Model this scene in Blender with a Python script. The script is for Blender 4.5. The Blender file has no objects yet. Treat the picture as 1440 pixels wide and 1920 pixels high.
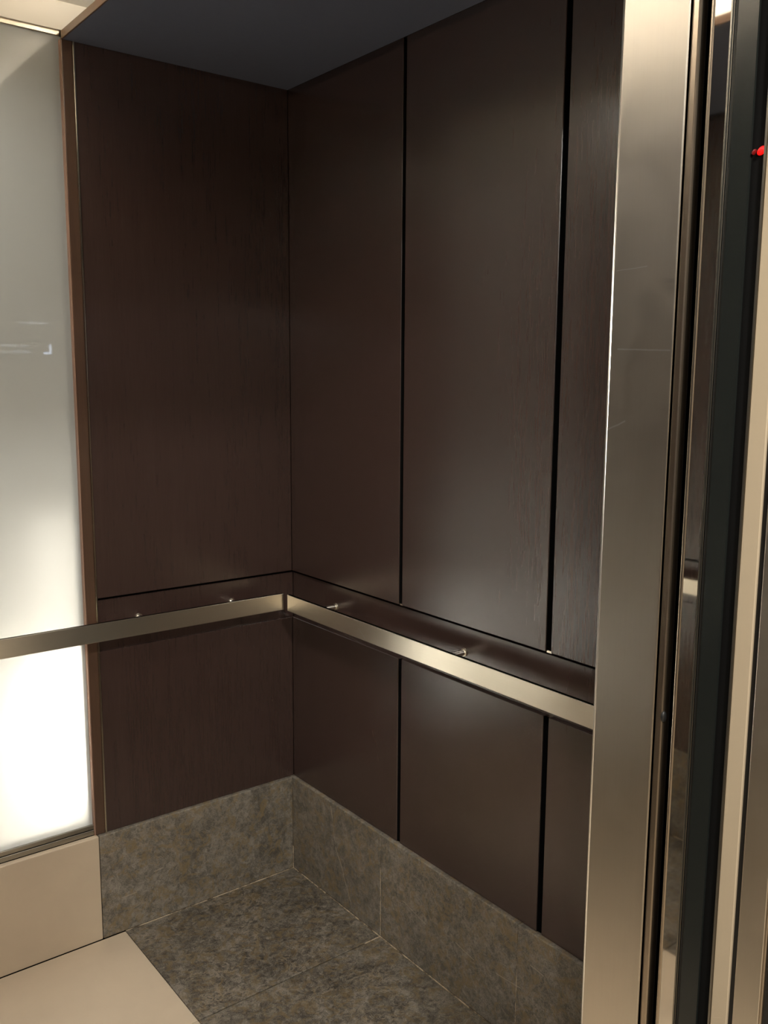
import bpy, bmesh, math, random
from mathutils import Matrix, Vector
random.seed(7)
C = bpy.context.scene.collection
SC = bpy.context.scene

# ------------------------------------------------------------------ camera
CAM = (-1.45995, -2.35167, 1.58058)
R_ = Vector((0.79100299, -0.61178295, 0.00599182))
U_ = Vector((0.08618389, 0.12111643, 0.98888986))
F_ = Vector((0.60571166, 0.78169843, -0.14852929))
cd = bpy.data.cameras.new('camera')
cd.sensor_fit = 'HORIZONTAL'
cd.sensor_width = 36.0
cd.lens = 1709.7155 / 1440 * 36.0
cd.clip_start = 0.02
cam = bpy.data.objects.new('camera', cd)
C.objects.link(cam)
M = Matrix.Identity(4)
for i in range(3):
    M[i][0], M[i][1], M[i][2], M[i][3] = R_[i], U_[i], -F_[i], CAM[i]
cam.matrix_world = M
SC.camera = cam

# ------------------------------------------------------------------ world, lamps, exposure
w = bpy.data.worlds.new('world')
SC.world = w
w.use_nodes = True
w.node_tree.nodes['Background'].inputs[0].default_value = (0.75, 0.80, 1.0, 1)
w.node_tree.nodes['Background'].inputs[1].default_value = 0.05
SC.view_settings.view_transform = 'Standard'
SC.view_settings.look = 'None'
SC.view_settings.exposure = 0.0
SC.view_settings.gamma = 1.0
SC.view_settings.use_curve_mapping = False
LED_POWER = 100.0       # emission of the warm cove strips
TUBE_POWER = 27.0     # emission of the tubes inside the wall light
FILL_POWER = 3.6      # emission of the short upper tubes inside the wall light
LOBBY_FILL_W = 55.0        # watts of each unseen fill lamp added in the lobby
DOWN_FILL_W = 3.8         # watts of each downlight added unseen in the lift ceiling for fill

# ------------------------------------------------------------------ dimensions (metres)
W = 2.06              # cab width: x from -W to 0
D = 1.546             # cab depth: y from -D to 0
HB = 0.309            # stone base height
PD = 0.012            # panel setback behind the stone base
ZL, ZG = 0.832, 0.980 # lower panel top, upper panel bottom
ZS = 2.388            # soffit underside
ZC = 2.475            # ceiling
XJ = -0.45            # opening side faces
XG = -0.6302          # grey/beige base joint
XF = -0.5656          # grey/beige floor joint


# ------------------------------------------------------------------ helpers
def prop(o, label=None, cat=None, kind=None, group=None):
    if label: o['label'] = label
    if cat: o['category'] = cat
    if kind: o['kind'] = kind
    if group: o['group'] = group
    return o


def wloc(o):
    v = Vector((0, 0, 0))
    while o is not None:
        v += o.location
        o = o.parent
    return v


def link(name, bm, mat, parent=None, origin=None, smooth=False):
    """bm in world coordinates; the object's origin is put at origin or at the mesh centre"""
    if origin is None:
        xs = [v.co for v in bm.verts]
        origin = Vector([(min(c[i] for c in xs) + max(c[i] for c in xs)) / 2 for i in range(3)])
    origin = Vector(origin)
    bmesh.ops.translate(bm, verts=bm.verts, vec=-origin)
    bmesh.ops.recalc_face_normals(bm, faces=bm.faces)
    me = bpy.data.meshes.new(name)
    bm.to_mesh(me)
    bm.free()
    if smooth:
        for p in me.polygons: p.use_smooth = True
    me.materials.append(mat)
    o = bpy.data.objects.new(name, me)
    C.objects.link(o)
    if parent is not None:
        o.parent = parent
        o.location = origin - wloc(parent)
    else:
        o.location = origin
    return o


def add_box(bm, lo, hi, bevel=0.0, seg=1):
    lo, hi = [min(a, b) for a, b in zip(lo, hi)], [max(a, b) for a, b in zip(lo, hi)]
    vs = [bm.verts.new((x, y, z)) for x in (lo[0], hi[0]) for y in (lo[1], hi[1]) for z in (lo[2], hi[2])]
    fs = [bm.faces.new([vs[i] for i in f]) for f in
          ((0, 1, 3, 2), (4, 6, 7, 5), (0, 4, 5, 1), (2, 3, 7, 6), (0, 2, 6, 4), (1, 5, 7, 3))]
    if bevel > 0:
        es = list({e for f in fs for e in f.edges})
        bmesh.ops.bevel(bm, geom=es, offset=bevel, segments=seg, affect='EDGES', profile=0.5)


def box(name, lo, hi, mat, parent=None, bevel=0.0, seg=1):
    bm = bmesh.new()
    add_box(bm, lo, hi, bevel, seg)
    return link(name, bm, mat, parent)


def add_cyl(bm, a, b, r0, r1=None, n=20):
    a, b = Vector(a), Vector(b)
    r1 = r0 if r1 is None else r1
    d = (b - a)
    q = d.to_track_quat('Z', 'Y').to_matrix().to_4x4()
    q.translation = (a + b) / 2
    bmesh.ops.create_cone(bm, cap_ends=True, segments=n, radius1=r0, radius2=r1, depth=d.length, matrix=q)


def empty(name, loc):
    o = bpy.data.objects.new(name, None)
    o.empty_display_size = 0.05
    C.objects.link(o)
    o.location = loc
    return o


# ------------------------------------------------------------------ materials
class NT:
    def __init__(self, name):
        self.m = bpy.data.materials.new(name)
        self.m.use_nodes = True
        self.t = self.m.node_tree
        self.b = self.t.nodes['Principled BSDF']
        self.out = self.t.nodes['Material Output']

    def n(self, typ, **kw):
        x = self.t.nodes.new(typ)
        for k, v in kw.items(): setattr(x, k, v)
        return x

    def l(self, a, b): self.t.links.new(a, b)

    def math(self, op, a, b=None, c=None, clamp=False):
        x = self.n('ShaderNodeMath', operation=op)
        x.use_clamp = clamp
        for i, v in enumerate((a, b, c)):
            if v is None: continue
            if isinstance(v, (int, float)): x.inputs[i].default_value = v
            else: self.l(v, x.inputs[i])
        return x.outputs[0]

    def obj_coords(self, scale=(1, 1, 1)):
        tc = self.n('ShaderNodeTexCoord')
        oi = self.n('ShaderNodeObjectInfo')
        ad = self.n('ShaderNodeVectorMath', operation='MULTIPLY_ADD')
        self.l(oi.outputs['Random'], ad.inputs[0])
        ad.inputs[1].default_value = (7.3, 11.1, 5.7)
        self.l(tc.outputs['Object'], ad.inputs[2])
        mp = self.n('ShaderNodeMapping')
        mp.inputs['Scale'].default_value = scale
        self.l(ad.outputs[0], mp.inputs['Vector'])
        return mp.outputs[0]

    def noise(self, vec, scale, detail=4, rough=0.55, dist=0.0):
        x = self.n('ShaderNodeTexNoise')
        self.l(vec, x.inputs['Vector'])
        x.inputs['Scale'].default_value = scale
        x.inputs['Detail'].default_value = detail
        x.inputs['Roughness'].default_value = rough
        x.inputs['Distortion'].default_value = dist
        return x.outputs[0]

    def ramp(self, fac, stops):
        x = self.n('ShaderNodeValToRGB')
        el = x.color_ramp.elements
        while len(el) > 1: el.remove(el[-1])
        for i, (p, c) in enumerate(stops):
            e = el[0] if i == 0 else el.new(p)
            e.position = p
            e.color = (c[0], c[1], c[2], 1) if not isinstance(c, (int, float)) else (c, c, c, 1)
        self.l(fac, x.inputs[0])
        return x.outputs[0]

    def mix(self, fac, a, b, mode='MIX'):
        x = self.n('ShaderNodeMix', data_type='RGBA', blend_type=mode)
        for s, v in ((0, fac), (6, a), (7, b)):
            if isinstance(v, (int, float)): x.inputs[s].default_value = v
            elif isinstance(v, tuple): x.inputs[s].default_value = (*v, 1)
            else: self.l(v, x.inputs[s])
        return x.outputs[2]

    def bump(self, h, strength=0.1, dist=0.002):
        x = self.n('ShaderNodeBump')
        x.inputs['Strength'].default_value = strength
        x.inputs['Distance'].default_value = dist
        self.l(h, x.inputs['Height'])
        self.l(x.outputs[0], self.b.inputs['Normal'])

    def set(self, **kw):
        for k, v in kw.items():
            s = self.b.inputs[k.replace('_', ' ')]
            if isinstance(v, tuple): s.default_value = (*v, 1)
            elif isinstance(v, (int, float)): s.default_value = v
            else: self.l(v, s)
        return self.m

    def streak(self, axis, p, q, width, wob=0.004):
        """mask of a fine scratch or vein from p to q in the plane across `axis` ('x' or 'y'), world metres"""
        g = self.n('ShaderNodeNewGeometry').outputs['Position']
        nz = self.n('ShaderNodeTexNoise')
        nz.inputs['Scale'].default_value = 28
        self.l(g, nz.inputs['Vector'])
        s = self.n('ShaderNodeVectorMath', operation='MULTIPLY_ADD')
        self.l(nz.outputs[1], s.inputs[0])
        s.inputs[1].default_value = (wob,) * 3
        self.l(g, s.inputs[2])
        sp = self.n('ShaderNodeSeparateXYZ')
        self.l(s.outputs[0], sp.inputs[0])
        a, b = sp.outputs[1 if axis == 'x' else 0], sp.outputs[2]
        a = self.math('SUBTRACT', a, wob / 2)
        b = self.math('SUBTRACT', b, wob / 2)
        dx, dz = q[0] - p[0], q[1] - p[1]
        L = math.hypot(dx, dz)
        pa, pb = self.math('SUBTRACT', a, p[0]), self.math('SUBTRACT', b, p[1])
        t = self.math('ADD', self.math('MULTIPLY', pa, dx / L / L), self.math('MULTIPLY', pb, dz / L / L), clamp=True)
        ex = self.math('SUBTRACT', pa, self.math('MULTIPLY', t, dx))
        ez = self.math('SUBTRACT', pb, self.math('MULTIPLY', t, dz))
        d = self.math('SQRT', self.math('ADD', self.math('MULTIPLY', ex, ex), self.math('MULTIPLY', ez, ez)))
        return self.math('SUBTRACT', 1.0, self.math('DIVIDE', d, width), clamp=True)

    def streaks(self, lst):
        r = None
        for s in lst:
            k = self.streak(*s)
            r = k if r is None else self.math('MAXIMUM', r, k)
        return r


def plain(name, col, rough=0.5, metal=0.0, **kw):
    return NT(name).set(Base_Color=col, Roughness=rough, Metallic=metal, **kw)


def emit(name, col, power):
    t = NT(name)
    return t.set(Base_Color=(0.8, 0.8, 0.8), Emission_Color=col, Emission_Strength=power)


def wood(name, dark, light, rough=0.30, scratches=()):
    t = NT(name)
    v = t.obj_coords((1, 1, 0.045))
    g1 = t.noise(v, 55, 6, 0.6, 0.3)
    g2 = t.noise(v, 260, 3, 0.6)
    g3 = t.noise(t.obj_coords((1, 1, 0.2)), 5, 2, 0.5)
    f = t.math('ADD', t.math('MULTIPLY', g1, 0.35), t.math('MULTIPLY', g2, 0.45))
    f = t.math('ADD', f, t.math('MULTIPLY', g3, 0.2))
    col = t.ramp(f, [(0.30, dark), (0.70, light)])
    if scratches:
        col = t.mix(t.math('MULTIPLY', t.streaks(scratches), 0.6), col, (0.16, 0.13, 0.11))
    r = t.math('MULTIPLY_ADD', g1, 0.012, rough - 0.006)
    return t.set(Base_Color=col, Roughness=r, IOR=1.78)


def stone(name, c0, c1, c2, veins, rough, bumpy, light=(0.24, 0.20, 0.15)):
    t = NT(name)
    v = t.obj_coords()
    n1 = t.noise(v, 11, 8, 0.68, 0.6)
    n2 = t.noise(v, 60, 8, 0.72, 0.8)
    n3 = t.noise(v, 330, 4, 0.7)
    f = t.math('ADD', t.math('MULTIPLY', n1, 0.27), t.math('MULTIPLY', n2, 0.43))
    f = t.math('ADD', f, t.math('MULTIPLY', n3, 0.30))
    col = t.ramp(f, [(0.43, c0), (0.5, c1), (0.57, c2)])
    # ochre clouds
    oc = t.ramp(t.noise(v, 24, 6, 0.7, 1.5), [(0.50, 0.0), (0.60, 0.7)])
    col = t.mix(oc, col, (c1[0] * 1.35, c1[1] * 1.08, c1[2] * 0.62))
    # fine pale wisps: narrow ridges of a distorted noise
    wn = t.noise(v, 17, 5, 0.6, 2.2)
    ridge = t.math('ABSOLUTE', t.math('SUBTRACT', wn, 0.5))
    wisp = t.ramp(ridge, [(0.0, 1.0), (0.03, 0.0)])
    gate = t.ramp(t.noise(v, 7, 3), [(0.48, 0.0), (0.58, 0.9)])
    col = t.mix(t.math('MULTIPLY', wisp, gate), col, light)
    if veins:
        col = t.mix(t.math('MULTIPLY', t.streaks(veins), 0.95), col, (0.36, 0.31, 0.24))
    h = t.math('ADD', t.math('MULTIPLY', n2, 0.7), t.math('MULTIPLY', n1, 0.6))
    t.bump(h, bumpy, 0.004)
    return t.set(Base_Color=col, Roughness=t.math('MULTIPLY_ADD', n2, 0.25, rough - 0.12), IOR=1.5)


def steel(name, col, rough, aniso, scratches=(), smudge=0.0, grain=(1, 1, 0.02), tangent=(0, 1, 0)):
    t = NT(name)
    v = t.obj_coords(grain)
    g = t.noise(v, 420, 3, 0.6)
    sm = t.noise(t.obj_coords(), 14, 4, 0.55, 0.8)
    sm2 = t.ramp(sm, [(0.35, 0.0), (0.85, 1.0)])
    c = t.mix(t.math('MULTIPLY', g, 0.25), col, tuple(x * 0.8 for x in col))
    if scratches:
        c = t.mix(t.math('MULTIPLY', t.streaks(scratches), 0.75), c, tuple(min(1, x * 2.1) for x in col))
    r = t.math('MULTIPLY_ADD', g, 0.03, rough - 0.015)
    if smudge:
        r = t.math('ADD', r, t.math('MULTIPLY', sm2, smudge))
    if aniso:     # brushed: the reflection is spread along `tangent`, across the brushing
        cx = t.n('ShaderNodeCombineXYZ')
        for i in range(3): cx.inputs[i].default_value = tangent[i]
        t.l(cx.outputs[0], t.b.inputs['Tangent'])
        t.b.inputs['Anisotropic'].default_value = aniso
    return t.set(Base_Color=c, Metallic=1.0, Roughness=r)


def pane_material():
    """acid-etched white glass: passes light from the tubes behind it, polished in front"""
    t = NT('etched_white_glass')
    t.t.nodes.remove(t.b)
    tr = t.n('ShaderNodeBsdfTranslucent'); tr.inputs[0].default_value = (0.93, 0.92, 0.88, 1)
    df = t.n('ShaderNodeBsdfDiffuse'); df.inputs[0].default_value = (0.62, 0.655, 0.65, 1)
    mx = t.n('ShaderNodeMixShader'); mx.inputs[0].default_value = 0.5
    t.l(df.outputs[0], mx.inputs[1]); t.l(tr.outputs[0], mx.inputs[2])
    gl = t.n('ShaderNodeBsdfGlossy'); gl.inputs['Roughness'].default_value = 0.03
    gl.inputs[0].default_value = (1, 1, 1, 1)
    fr = t.n('ShaderNodeFresnel'); fr.inputs[0].default_value = 1.5
    m2 = t.n('ShaderNodeMixShader')
    t.l(fr.outputs[0], m2.inputs[0]); t.l(mx.outputs[0], m2.inputs[1]); t.l(gl.outputs[0], m2.inputs[2])
    t.l(m2.outputs[0], t.out.inputs[0])
    return t.m


WOOD_SCR = [('x', (-0.402, 0.597), (-0.411, 0.577), 0.0013, 0.004), ('x', (-0.415, 0.571), (-0.427, 0.553), 0.0010, 0.004),
            ('x', (-0.430, 0.53), (-0.433, 0.512), 0.0007, 0.004)]
M_WOOD = wood('dark_wenge_veneer', (0.0385, 0.0215, 0.0180), (0.0525, 0.0300, 0.0255), 0.27, WOOD_SCR)
M_FRAME = wood('reddish_wood_trim', (0.052, 0.026, 0.015), (0.092, 0.047, 0.027), 0.35)
M_EDGE = wood('lighter_wood_edging', (0.12, 0.060, 0.030), (0.20, 0.105, 0.055), 0.35)
M_PEACH = plain('glow_tinted_edging', (0.33, 0.20, 0.145), 0.5)  # glass panel's glow on the frame side put into this paler colour
M_SOFFIT = wood('haze_tinted_laminate', (0.165, 0.195, 0.290), (0.195, 0.230, 0.335), 0.45)  # bluish lift of lens haze put into the dark soffit's colour
M_BLACK = plain('black_recess', (0.005, 0.005, 0.005), 0.8, IOR=1.15)
M_RUBBER = plain('black_rubber', (0.010, 0.010, 0.010), 0.45)
M_CURTAIN = plain('smoky_black_plastic', (0.012, 0.014, 0.013), 0.22)
M_STONE_B = stone('grey_brown_honed_stone', (0.082, 0.073, 0.060), (0.155, 0.138, 0.115), (0.265, 0.240, 0.200),
                  [('x', (-0.214, 0.295), (-0.221, 0.262), 0.0037, 0.012), ('x', (-0.226, 0.24), (-0.236, 0.19), 0.0020, 0.012),
                   ('x', (-0.240, 0.175), (-0.272, 0.122), 0.0037, 0.012), ('x', (-0.272, 0.122), (-0.316, 0.036), 0.0024, 0.012),
                   ('y', (-0.571, 0.105), (-0.529, 0.106), 0.0017, 0.001), ('y', (-0.474, 0.151), (-0.446, 0.153), 0.0019, 0.001),
                   ('x', (-1.033, 0.228), (-1.073, 0.224), 0.0022, 0.003), ('x', (-0.923, 0.145), (-1.002, 0.153), 0.0017, 0.003),
                   ('x', (-0.778, 0.149), (-0.844, 0.137), 0.0020, 0.003), ('x', (-0.56, 0.16), (-0.66, 0.14), 0.0015, 0.01)],
                  0.50, 0.10)
M_STONE_F = stone('grey_brown_brushed_stone', (0.040, 0.034, 0.027), (0.108, 0.094, 0.076), (0.220, 0.195, 0.160), [], 0.55, 0.35)
t = NT('beige_porcelain')
nb = t.noise(t.obj_coords(), 6, 5, 0.6, 0.4)
M_BEIGE = t.set(Base_Color=t.ramp(nb, [(0.3, (0.53, 0.435, 0.325)), (0.7, (0.575, 0.475, 0.355))]), Roughness=0.42)
t = NT('old_caulk')
nb = t.noise(t.obj_coords(), 22, 4, 0.7)
M_CAULK = t.set(Base_Color=t.ramp(nb, [(0.40, (0.10, 0.075, 0.05)), (0.56, (0.52, 0.42, 0.30))]), Roughness=0.8)
M_STEEL_J = steel('vertical_brushed_steel', (0.68, 0.63, 0.55), 0.34, 0.75,
                  [('x', (-1.559, 1.617), (-1.641, 1.614), 0.0014, 0.003), ('x', (-1.552, 1.72), (-1.60, 1.722), 0.0008, 0.003),
                   ('x', (-1.549, 1.509), (-1.576, 1.521), 0.0016, 0.004)], 0.05)
M_STEEL_R = steel('satin_steel_bar', (0.88, 0.82, 0.70), 0.33, 0.75,
                  [('x', (-0.436, 0.909), (-0.467, 0.887), 0.0011, 0.002)], 0.0, (0.02, 0.02, 1), (0, 0, 1))
M_STEEL_M = plain('mirror_polished_steel', (0.80, 0.76, 0.70), 0.03, 1.0)
M_STEEL_E = plain('warm_satin_metal_edge', (0.50, 0.42, 0.33), 0.30, 1.0)
M_STEEL_E2 = plain('polished_steel_edge', (0.85, 0.82, 0.76), 0.30, 1.0)
M_CHAN = plain('brushed_metal_channel', (0.34, 0.32, 0.28), 0.35, 1.0)
M_BEAD = plain('bright_metal_bead', (0.78, 0.70, 0.58), 0.22, 1.0)
M_CREAM = plain('cream_ceiling_paint', (0.74, 0.70, 0.62), 0.6)
M_WHITE = plain('white_reflector_paint', (0.86, 0.85, 0.82), 0.7)
M_BEIGE_PAINT = plain('beige_painted_metal', (0.44, 0.36, 0.255), 0.40)
M_LOBBY_WALL = plain('beige_lobby_plaster', (0.42, 0.36, 0.28), 0.7)
M_GRANITE = plain('black_granite', (0.015, 0.014, 0.013), 0.25)
M_LED = emit('warm_led', (1.0, 0.87, 0.68), LED_POWER)
M_TUBE = emit('lamp_tube', (1.0, 0.96, 0.89), TUBE_POWER)
M_TUBE2 = emit('lamp_tube_dim', (1.0, 0.95, 0.86), FILL_POWER)
M_RED = NT('red_led').set(Base_Color=(0.20, 0.002, 0.002), Emission_Color=(1.0, 0.004, 0.003), Emission_Strength=1.5)
M_RED2 = NT('dim_red_led').set(Base_Color=(0.06, 0.002, 0.002), Emission_Color=(1.0, 0.02, 0.02), Emission_Strength=0.14)
M_SCREEN = plain('black_screen_glass', (0.006, 0.006, 0.008), 0.06)
M_GLYPH = emit('screen_white', (0.85, 0.9, 1.0), 4.0)
M_GLYPH2 = emit('screen_blue_white', (0.66, 0.78, 1.0), 11.0)
M_PANE = pane_material()


# ------------------------------------------------------------------ the setting
def mx(x, side):            # side 0: right half, 1: mirrored left half
    return x if side == 0 else -W - x


def sbox(side, name, lo, hi, mat, parent, bevel=0.0, seg=1):
    return box(name, (mx(lo[0], side), lo[1], lo[2]), (mx(hi[0], side), hi[1], hi[2]), mat, parent, bevel, seg)


# floor: screed with tiles laid in it
floor = prop(box('floor', (-W - 0.06, -1.66, -0.08), (0.06, 0.06, -0.012), M_BLACK),
             'stone tiled lift floor, grey along the walls and beige down the middle', 'floor', 'structure')
ys = [0.0, -0.461, -0.989, -1.517, -1.645]
for side in (0, 1):
    for a, b in zip(ys, ys[1:]):
        sbox(side, 'grey_tile', (-0.002, a - (0.002 if a else 0.0), -0.0125), (XF + 0.0008, b + 0.002, 0), M_STONE_F, floor, 0.0012)
for a, b in zip(ys, ys[1:]):
    box('beige_tile', (XF - 0.0008, a - 0.0008, -0.0125), (-W - XF + 0.0008, b + 0.0008, 0), M_BEIGE, floor, 0.0012)
for side in (0, 1):
    sbox(side, 'caulk_line', (-0.0025, -0.002, -0.004), (0.0, -D, 0.0016), M_CAULK, floor)
    sbox(side, 'caulk_line', (-0.0025, 0, -0.004), (XF, -0.0026, 0.0016), M_CAULK, floor)
    sbox(side, 'caulk_line', (-0.003, -0.4605, -0.004), (-0.055, -0.4623, 0.0006), M_CAULK, floor)

# baseboards
base_b = prop(box('baseboard_back', (-W - 0.02, 0.0185, 0.0), (0.02, 0.026, HB - 0.006), M_BLACK), 'grey and beige stone skirting along the back wall', 'baseboard', 'structure')
box('beige_tile', (XG - 0.0008, 0, 0.001), (-W - XG + 0.0008, 0.0185, HB), M_BEIGE, base_b, 0.0025, 2)
for side in (0, 1):
    sbox(side, 'stone_tile', (-0.0006, 0, 0.001), (XG + 0.0008, 0.0185, HB), M_STONE_B, base_b, 0.0025, 2)
for side, nm in ((0, 'right'), (1, 'left')):
    bb = prop(sbox(side, 'baseboard_' + nm, (0.0185, 0.018, 0.0), (0.026, -D, HB - 0.006), M_BLACK, None), 'grey stone skirting along the %s side wall' % nm, 'baseboard', 'structure')
    yb = [0.0185, -0.461, -0.989, -D]
    for k, (a, b) in enumerate(zip(yb, yb[1:])):
        sbox(side, 'stone_tile', (0, a - (0.0006 if k else 0), 0.001), (0.0185, b + 0.0006, HB), M_STONE_B, bb, 0.0025, 2)
    for y in yb[1:3]:
        sbox(side, 'caulk_line', (0.0006, y + 0.0007, 0.002), (0.006, y - 0.0007, HB - 0.06), M_CAULK, bb)
    sbox(side, 'caulk_line', (-0.0014, 0.0, 0.0), (0.0, -0.0014, 0.075), M_CAULK, bb)

# side walls: black board carrying veneer panels
RV = [(PD + 0.0005, -0.5174), (-0.5312, -1.0355), (-1.0512, -D)]
for side, nm in ((0, 'right'), (1, 'left')):
    wl = prop(sbox(side, 'wall_' + nm, (0.030, 0.03, 0), (0.075, -D, ZC), M_BLACK, None), 'lift side wall clad in dark brown wood panels, %s of the doorway' % nm, 'wall', 'structure')
    for a, b in RV:
        sbox(side, 'wood_panel', (PD, a, ZG), (0.0302, b, ZC), M_WOOD, wl, 0.0011)
        sbox(side, 'wood_panel', (PD, a, HB + 0.0008), (0.0302, b, ZL), M_WOOD, wl, 0.0011)
    sbox(side, 'recessed_wood_band', (0.022, PD + 0.010, ZL - 0.004), (0.0302, -D, ZG - 0.008), M_WOOD, wl, 0.001)
    for a, b in ((-0.5174, -0.5312), (-1.0355, -1.0512)):
        sbox(side, 'reveal_liner', (PD + 0.0016, a - 0.0002, HB + 0.001), (0.0302, a - 0.0012, ZL - 0.0012), M_BLACK, wl)
        sbox(side, 'reveal_liner', (PD + 0.0016, a - 0.0002, ZG + 0.003), (0.0302, a - 0.0012, ZS), M_BLACK, wl)
        sbox(side, 'metal_clip', (0.016, a - 0.0006, ZG - 0.002), (0.0302, b + 0.0006, ZG + 0.003), M_BEAD, wl)

# back wall
prop(box('wall_rear', (-W - 0.03, 0.1335, 0), (0.03, 0.175, ZC), M_BLACK), 'black steel rear skin of the lift car behind the glass panel', 'wall', 'structure')
XBL, XBR = -0.6358, -0.6031
for side in (0, 1):
    wb = prop(sbox(side, 'wall_back', (0.03, 0.0302, 0), (-0.618, 0.1330, ZS + 0.02), M_BLACK, None),
              'wing of the back wall in dark wood panels with a reddish frame strip, ' + ('joining the panelled side wall in the corner' if side == 0 else 'on the far side of the glass panel'), 'wall', 'structure')
    sbox(side, 'wood_panel', (PD - 0.0005, PD, ZG), (XBR, 0.0304, ZS + 0.02), M_WOOD, wb, 0.0011)
    sbox(side, 'wood_panel', (PD - 0.0005, PD, HB + 0.0008), (XBR, 0.0304, ZL), M_WOOD, wb, 0.0011)
    sbox(side, 'recessed_wood_band', (0.0215, 0.022, ZL - 0.004), (XBR, 0.0304, ZG - 0.008), M_WOOD, wb, 0.001)
    sbox(side, 'metal_bead', (XBR - 0.0002, 0.0085, HB + 0.0008), (XBR - 0.0052, 0.0304, ZS), M_BEAD, wb, 0.0008)
    sbox(side, 'wood_frame', (XBR - 0.0054, 0.0105, HB + 0.0008), (XBL, 0.0304, ZS), M_FRAME, wb, 0.0015)
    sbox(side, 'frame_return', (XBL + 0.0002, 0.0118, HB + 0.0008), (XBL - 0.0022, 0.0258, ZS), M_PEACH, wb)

# ceiling, soffits with cove strips
ceil = prop(box('ceiling', (-W - 0.08, -1.66, ZC), (0.08, 0.18, ZC + 0.05), M_CREAM), 'cream lift ceiling glowing between two dark soffits', 'ceiling', 'structure')
box('upper_wall_strip', (0.0295, 0.013, 2.4085), (-W - 0.0295, 0.1325, ZC), M_CREAM, ceil)
for side in (0, 1):
    sf = sbox(side, 'soffit', (PD - 0.001, 0.0118, ZS), (XBL + 0.0042, -D, ZS + 0.018), M_SOFFIT, ceil)
    sbox(side, 'soffit_edge', (XBL + 0.004, 0.0118, ZS - 0.0006), (XBL, -D, ZS + 0.019), M_EDGE, sf, 0.0008)
    sbox(side, 'cove_strip', (XBL + 0.040, -0.20, ZS + 0.0185), (XBL + 0.062, -D + 0.05, ZS + 0.026), M_LED, sf)

def fill_downlight(x, y):  # unseen lamps added to brighten the cab walls and floor
    bm = bmesh.new(); add_cyl(bm, (x, y, ZC - 0.004), (x, y, ZC), 0.05, n=32)
    o = link('fill_downlight', bm, M_BEAD, ceil)
    l = bpy.data.lights.new('fill_downlight_beam', 'AREA')
    l.shape = 'DISK'; l.size = 0.075; l.energy = DOWN_FILL_W; l.color = (1.0, 0.955, 0.87); l.spread = math.radians(150)
    lo = bpy.data.objects.new('fill_downlight_beam', l); C.objects.link(lo)
    lo.parent = o; lo.location = (0, 0, -0.006)


for y in (-0.42, -1.15):
    fill_downlight(-W / 2, y)

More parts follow.
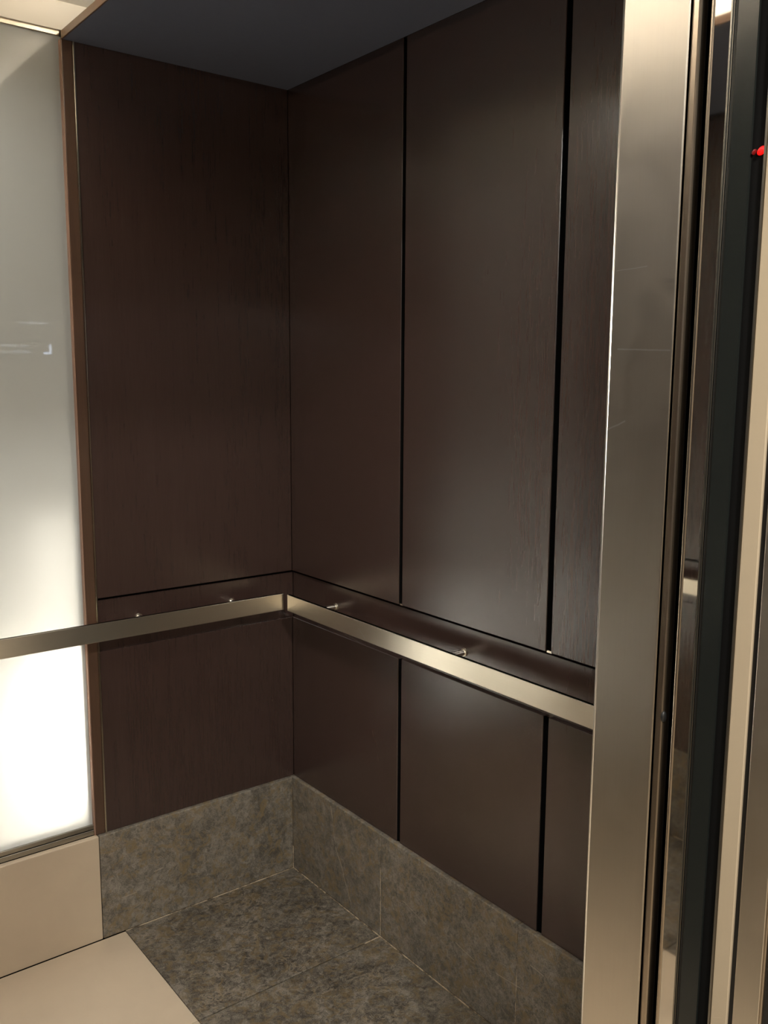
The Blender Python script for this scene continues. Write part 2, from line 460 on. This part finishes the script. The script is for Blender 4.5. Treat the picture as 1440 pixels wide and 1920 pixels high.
# front wall, opening trims, doors
wf = prop(box('wall_front', (XJ + 0.022, -D - 0.09, 0), (0.075, -D - 0.0015, ZC), M_BLACK), 'narrow inner front wall of the lift beside the doorway', 'wall', 'structure')
box('return_panel', (XJ + 0.001, -D - 0.0018, 0), (0.030, -D + 0.001, ZC), M_STEEL_J, wf)
wf2 = prop(box('wall_front', (-W - XJ - 0.022, -D - 0.09, 0), (-W - 0.075, -D - 0.0015, ZC), M_BLACK), 'far inner front wall of the lift on the other side of the doorway', 'wall', 'structure')
box('return_panel', (-W - XJ - 0.001, -D - 0.0018, 0), (-W - 0.030, -D + 0.001, ZC), M_STEEL_J, wf2)
wt = prop(box('wall_transom', (-W - XJ + 0.001, -D - 0.09, 2.30), (XJ - 0.001, -D, ZC), M_STEEL_J), 'steel transom over the lift doorway', 'wall', 'structure')
for side, k in ((0, 1), (1, 4)):
    who = 'beside the dark side panels' if side == 0 else 'on the far side of the opening'
    tj = prop(sbox(side, 'trim_%d' % k, (XJ, -D - 0.0005, 0), (XJ + 0.02, -1.6445, 2.30), M_STEEL_J, None, 0.0016, 2),
              'broad brushed steel door post with faint scratches ' + who, 'door post', 'structure')
    bm = bmesh.new(); add_cyl(bm, (mx(XJ + 0.0016, side), -D + 0.0003, 0), (mx(XJ + 0.0016, side), -D + 0.0003, 2.30), 0.0020, n=24)
    link('rounded_edge', bm, M_STEEL_E2, tj, smooth=True)
    sbox(side, 'post_edge_strip', (XJ + 0.0035, -1.6450, 0), (XJ + 0.02, -1.6575, 2.30), M_STEEL_E, tj, 0.003, 2)
    sbox(side, 'slot_dark_sheet', (XJ + 0.10, -1.6575, 0), (XJ + 0.11, -1.6745, 2.30), M_BLACK, tj)  # black sheet standing in for the dark hoistway behind the slot
    d1 = prop(sbox(side, 'door_%d' % (1 if side == 0 else 3), (XJ + 0.004, -1.6750, 0.004), (XJ + 0.52, -1.7024, 2.29), M_STEEL_J, None),
              'retracted lift car door, its mirror polished edge between dark gaps ' + who, 'door', 'structure')
    sbox(side, 'mirror_edge', (XJ + 0.0012, -1.6785, 0.004), (XJ + 0.0042, -1.7000, 2.29), M_STEEL_M, d1)
    sbox(side, 'edge_moulding', (XJ - 0.0004, -1.6740, 0.004), (XJ + 0.006, -1.6784, 2.29), M_STEEL_E, d1, 0.0015, 2)
    sbox(side, 'edge_moulding', (XJ + 0.0002, -1.7001, 0.004), (XJ + 0.006, -1.7022, 2.29), M_CHAN, d1)
    sbox(side, 'light_curtain', (XJ + 0.003, -1.7080, 0.004), (XJ + 0.03, -1.7340, 2.29), M_CURTAIN, d1)
    sbox(side, 'rubber_seal', (XJ + 0.005, -1.7030, 0.004), (XJ + 0.03, -1.7078, 2.29), M_RUBBER, d1)
    sbox(side, 'gap_liner', (XJ + 0.0065, -1.7342, 0), (XJ + 0.035, -1.7521, 2.29), M_BLACK, d1)
    d2 = prop(sbox(side, 'door_%d' % (2 if side == 0 else 4), (XJ + 0.002, -1.7550, 0.004), (XJ + 0.52, -1.7780, 2.29), M_BEIGE_PAINT, None, 0.0012),
              'retracted landing door with a beige leading edge ' + who, 'door', 'structure')
    sbox(side, 'edge_moulding', (XJ + 0.001, -1.7522, 0.004), (XJ + 0.008, -1.7549, 2.29), M_CHAN, d2)
    tl = prop(sbox(side, 'trim_%d' % (2 if side == 0 else 5), (XJ + 0.0, -1.7866, 0), (XJ + 0.05, -1.8215, 2.36), M_STEEL_J, None, 0.0012, 2),
              'brushed steel landing frame post nearest the lobby ' + who, 'door frame', 'structure')
    sbox(side, 'frame_bead', (XJ + 0.0002, -1.8216, 0), (XJ + 0.02, -1.8250, 2.36), M_STEEL_E, tl, 0.0012, 2)
    sbox(side, 'gap_liner', (XJ + 0.006, -1.7781, 0), (XJ + 0.012, -1.7865, 2.36), M_RUBBER, tl)
    lw = prop(sbox(side, 'wall_lobby', (XJ + 0.004, -1.8252, 0), (1.6, -1.90, 2.75), M_GRANITE, None), 'black lobby wall around the lift entrance ' + who, 'wall', 'structure')
tt = prop(box('trim_3', (-W - XJ, -1.7866, 2.30), (XJ, -1.8215, 2.36), M_STEEL_J), 'brushed steel head of the landing frame', 'door frame', 'structure')
prop(box('wall_lobby_head', (-W - XJ - 0.004, -1.8252, 2.36), (XJ + 0.004, -1.90, 2.75), M_GRANITE), 'black lobby wall above the lift entrance', 'wall', 'structure')
sill = prop(box('trim_6', (-W - 0.10, -1.648, -0.03), (0.10, -1.7866, -0.0005), M_CHAN), 'grooved metal door sill', 'sill', 'structure')
for y in (-1.688, -1.766):
    box('sill_groove', (-W - 0.09, y - 0.006, -0.004), (0.09, y + 0.006, 0.0001), M_BLACK, sill)
lf = prop(box('floor_lobby', (-W - 1.6, -4.6, -0.03), (1.6, -1.787, -0.0005), M_BEIGE), 'beige lobby floor before the lift', 'floor', 'structure')
prop(box('wall_lobby_back', (-W - 1.6, -4.68, 0), (1.6, -4.6, 2.75), M_LOBBY_WALL), 'beige lobby wall opposite the lift', 'wall', 'structure')
prop(box('ceiling_lobby', (-W - 1.6, -4.6, 2.75), (1.6, -1.90, 2.80), M_CREAM), 'cream lobby ceiling', 'ceiling', 'structure')


def lobby_fill_lamp(x, y, which):  # unseen lamps added to fill the cab with light from behind
    o = empty('ceiling_fill_lamp', (x, y, 2.75))
    prop(o, 'unseen round fill lamp added in the lobby ceiling, ' + which, 'lamp', group='added lobby fill lamps')
    bm = bmesh.new(); add_cyl(bm, (x, y, 2.742), (x, y, 2.749), 0.10, n=32)
    link('rim', bm, M_CHAN, o)
    l = bpy.data.lights.new('fill_light', 'AREA')
    l.shape = 'DISK'; l.size = 0.18; l.energy = LOBBY_FILL_W; l.color = (1.0, 0.955, 0.87)
    lo = bpy.data.objects.new('fill_light', l); C.objects.link(lo)
    lo.parent = o; lo.location = (0, 0, -0.012)


lobby_fill_lamp(-1.05, -2.75, 'in front of the doorway')
lobby_fill_lamp(-2.3, -3.3, 'further from the doorway')

# ------------------------------------------------------------------ wall light: etched glass over a box with tubes
gx0, gx1, gz0, gz1 = XBL + 0.004, -W - XBL - 0.004, 0.3385, 2.397
wlgt = empty('light_panel', ((gx0 + gx1) / 2, 0.03, gz0))
prop(wlgt, 'tall frosted white glass wall panel glowing brightest near its foot', 'light panel')
bm = bmesh.new()
add_box(bm, (gx0, 0.026, gz0), (gx1, 0.034, gz1))
back = [f for f in bm.faces if all(abs(v.co.y - 0.034) < 1e-6 for v in f.verts)]
bmesh.ops.delete(bm, geom=back, context='FACES_ONLY')
link('glass_pane', bm, M_PANE, wlgt)
bm = bmesh.new()
bx0, bx1 = XBL - 0.016, -W - XBL + 0.016
add_box(bm, (bx0, 0.0345, 0.352), (bx1, 0.131, 2.385))
front = [f for f in bm.faces if all(abs(v.co.y - 0.0345) < 1e-6 for v in f.verts)]
bmesh.ops.delete(bm, geom=front, context='FACES_ONLY')
link('reflector_box', bm, M_WHITE, wlgt)
box('bottom_channel', (XBL - 0.0002, 0.0175, HB + 0.0008), (-W - XBL + 0.0002, 0.045, 0.3245), M_CHAN, wlgt, 0.001)
box('bottom_channel_lip', (XBL - 0.0002, 0.0195, 0.3260), (-W - XBL + 0.0002, 0.045, 0.3385), M_CHAN, wlgt, 0.001)
box('top_channel', (XBL - 0.0002, 0.020, gz1), (-W - XBL + 0.0002, 0.040, 2.4083), M_BEAD, wlgt, 0.001)
for side in (0, 1):
    for nm, x, z0, z1, mt in (('lamp_tube', XBL - 0.045, 0.42, 0.84, M_TUBE), ('dim_lamp_tube', XBL - 0.08, 0.92, 1.22, M_TUBE2)):
        x = mx(x, side)
        bm = bmesh.new(); add_cyl(bm, (x, 0.095, z0), (x, 0.095, z1), 0.012, n=16)
        tb = link(nm, bm, mt, wlgt)
        for z, s in ((z0, -1), (z1, 1)):
            bm = bmesh.new(); add_cyl(bm, (x, 0.095, z), (x, 0.095, z + s * 0.02), 0.014, n=16)
            link('end_cap', bm, M_CHAN, tb)


# ------------------------------------------------------------------ handrails
def handrail(name, label, bar_lo, bar_hi, posts, axis, sgn):
    o = empty(name, ((bar_lo[0] + bar_hi[0]) / 2, (bar_lo[1] + bar_hi[1]) / 2, bar_lo[2]))
    prop(o, label, 'handrail', group='lift handrails')
    box('flat_bar', bar_lo, bar_hi, M_STEEL_R, o, 0.0012, 2)
    for p in posts:
        if axis == 'x':   # the post runs along x from the wall to the bar
            a, b, c = (mx(0.0225, sgn), p, 0.909), (mx(-0.0505, sgn), p, 0.909), (mx(0.018, sgn), p, 0.909)
        else:
            a, b, c = (p, 0.0225, 0.909), (p, -0.0505, 0.909), (p, 0.018, 0.909)
        bm = bmesh.new(); add_cyl(bm, a, b, 0.0075)
        s = link('post', bm, M_STEEL_M, o, smooth=False)
        bm = bmesh.new(); add_cyl(bm, a, c, 0.011, 0.010)
        link('rosette', bm, M_STEEL_R, s)
    return o


handrail('handrail', 'flat steel handrail crossing the glowing glass panel on the back wall',
         (-W + 0.063, -0.060, 0.881), (-0.063, -0.050, 0.931), [-0.195, -0.485, -W + 0.195, -W + 0.485], 'y', 0)
handrail('handrail', 'flat steel handrail with a bright sheen, ending behind the broad steel door post',
         (-0.060, -0.075, 0.880), (-0.050, -1.50, 0.930), [-0.212, -0.765, -1.32], 'x', 0)
handrail('handrail', 'flat steel handrail on the opposite side wall, seen mirrored in the polished door edge',
         (-W + 0.060, -0.075, 0.880), (-W + 0.050, -1.50, 0.930), [-0.212, -0.765, -1.32], 'x', 1)

# ------------------------------------------------------------------ red indicator and lump standing for a chipped edge in the door gap
o = empty('indicator_light', (XJ + 0.03, -1.744, 1.8386))
prop(o, 'small glowing red light in the black gap between the doors', 'indicator light')
for nm, y, ry, rz, m in (('red_lens', -1.7471, 0.0052, 0.0046, M_RED), ('dim_red_lens', -1.7380, 0.0022, 0.0024, M_RED2)):
    bm = bmesh.new()
    bmesh.ops.create_uvsphere(bm, u_segments=20, v_segments=12, radius=1)
    for v in bm.verts: v.co = Vector((XJ + 0.005 + v.co.x * 0.004, y + v.co.y * ry, 1.8386 + v.co.z * rz - v.co.y * 0.0018))
    link(nm, bm, m, o, smooth=True)
o = empty('edge_chip', (XJ + 0.004, -1.657, 1.129))
prop(o, 'tiny black lump standing for a chip in the steel door post edge beside the dark slot', 'stop')
bm = bmesh.new()
bmesh.ops.create_uvsphere(bm, u_segments=14, v_segments=8, radius=1)
for v in bm.verts: v.co = Vector((XJ + 0.005 + v.co.x * 0.005, -1.6575 + v.co.y * 0.0035, 1.129 + v.co.z * 0.008))
link('nub', bm, M_RUBBER, o, smooth=True)

# ------------------------------------------------------------------ car operating panel on the return wall (mirrored in the glass)
yf = -D + 0.001
cop = empty('control_panel', (-0.26, yf, 0.80))
prop(cop, 'lift control panel with a lit black screen, reflected in the frosted glass', 'control panel')
box('faceplate', (-0.405, yf, 0.80), (-0.115, yf + 0.006, 1.95), M_STEEL_R, cop, 0.001)
scr = box('screen', (-0.395, yf + 0.006, 1.60), (-0.165, yf + 0.009, 1.90), M_SCREEN, cop, 0.001)
ye = yf + 0.0092
bm = bmesh.new()
add_box(bm, (-0.184, ye, 1.659), (-0.191, ye + 0.0008, 1.699)); add_box(bm, (-0.191, ye, 1.659), (-0.217, ye + 0.0008, 1.667))
link('corner_bracket', bm, M_GLYPH2, scr)
for (xa, xb, z, h, seed) in ((-0.310, -0.193, 1.787, 0.011, 1), (-0.385, -0.275, 1.693, 0.010, 3), (-0.390, -0.267, 1.667, 0.010, 4)):
    rnd = random.Random(seed)
    bm = bmesh.new()
    x = xa
    while x < xb:           # a line of print too small to read
        wd = rnd.uniform(0.003, 0.008)
        hh = h * rnd.choice((0.45, 0.6, 1.0))
        add_box(bm, (x, ye, z - h / 2), (min(x + wd, xb), ye + 0.0006, z - h / 2 + hh))
        x += wd + rnd.uniform(0.0015, 0.003)
    link('text_line', bm, M_GLYPH, scr)
for r in range(5):
    for c in range(2):
        cx, cz = -0.30 + c * 0.08, 1.45 - r * 0.085
        bm = bmesh.new(); add_cyl(bm, (cx, yf + 0.006, cz), (cx, yf + 0.011, cz), 0.020, n=28)
        bt = link('button', bm, M_STEEL_M, cop)
        bm = bmesh.new(); add_cyl(bm, (cx, yf + 0.0112, cz), (cx, yf + 0.0125, cz), 0.013, n=24)
        link('button_cap', bm, M_CREAM, bt)
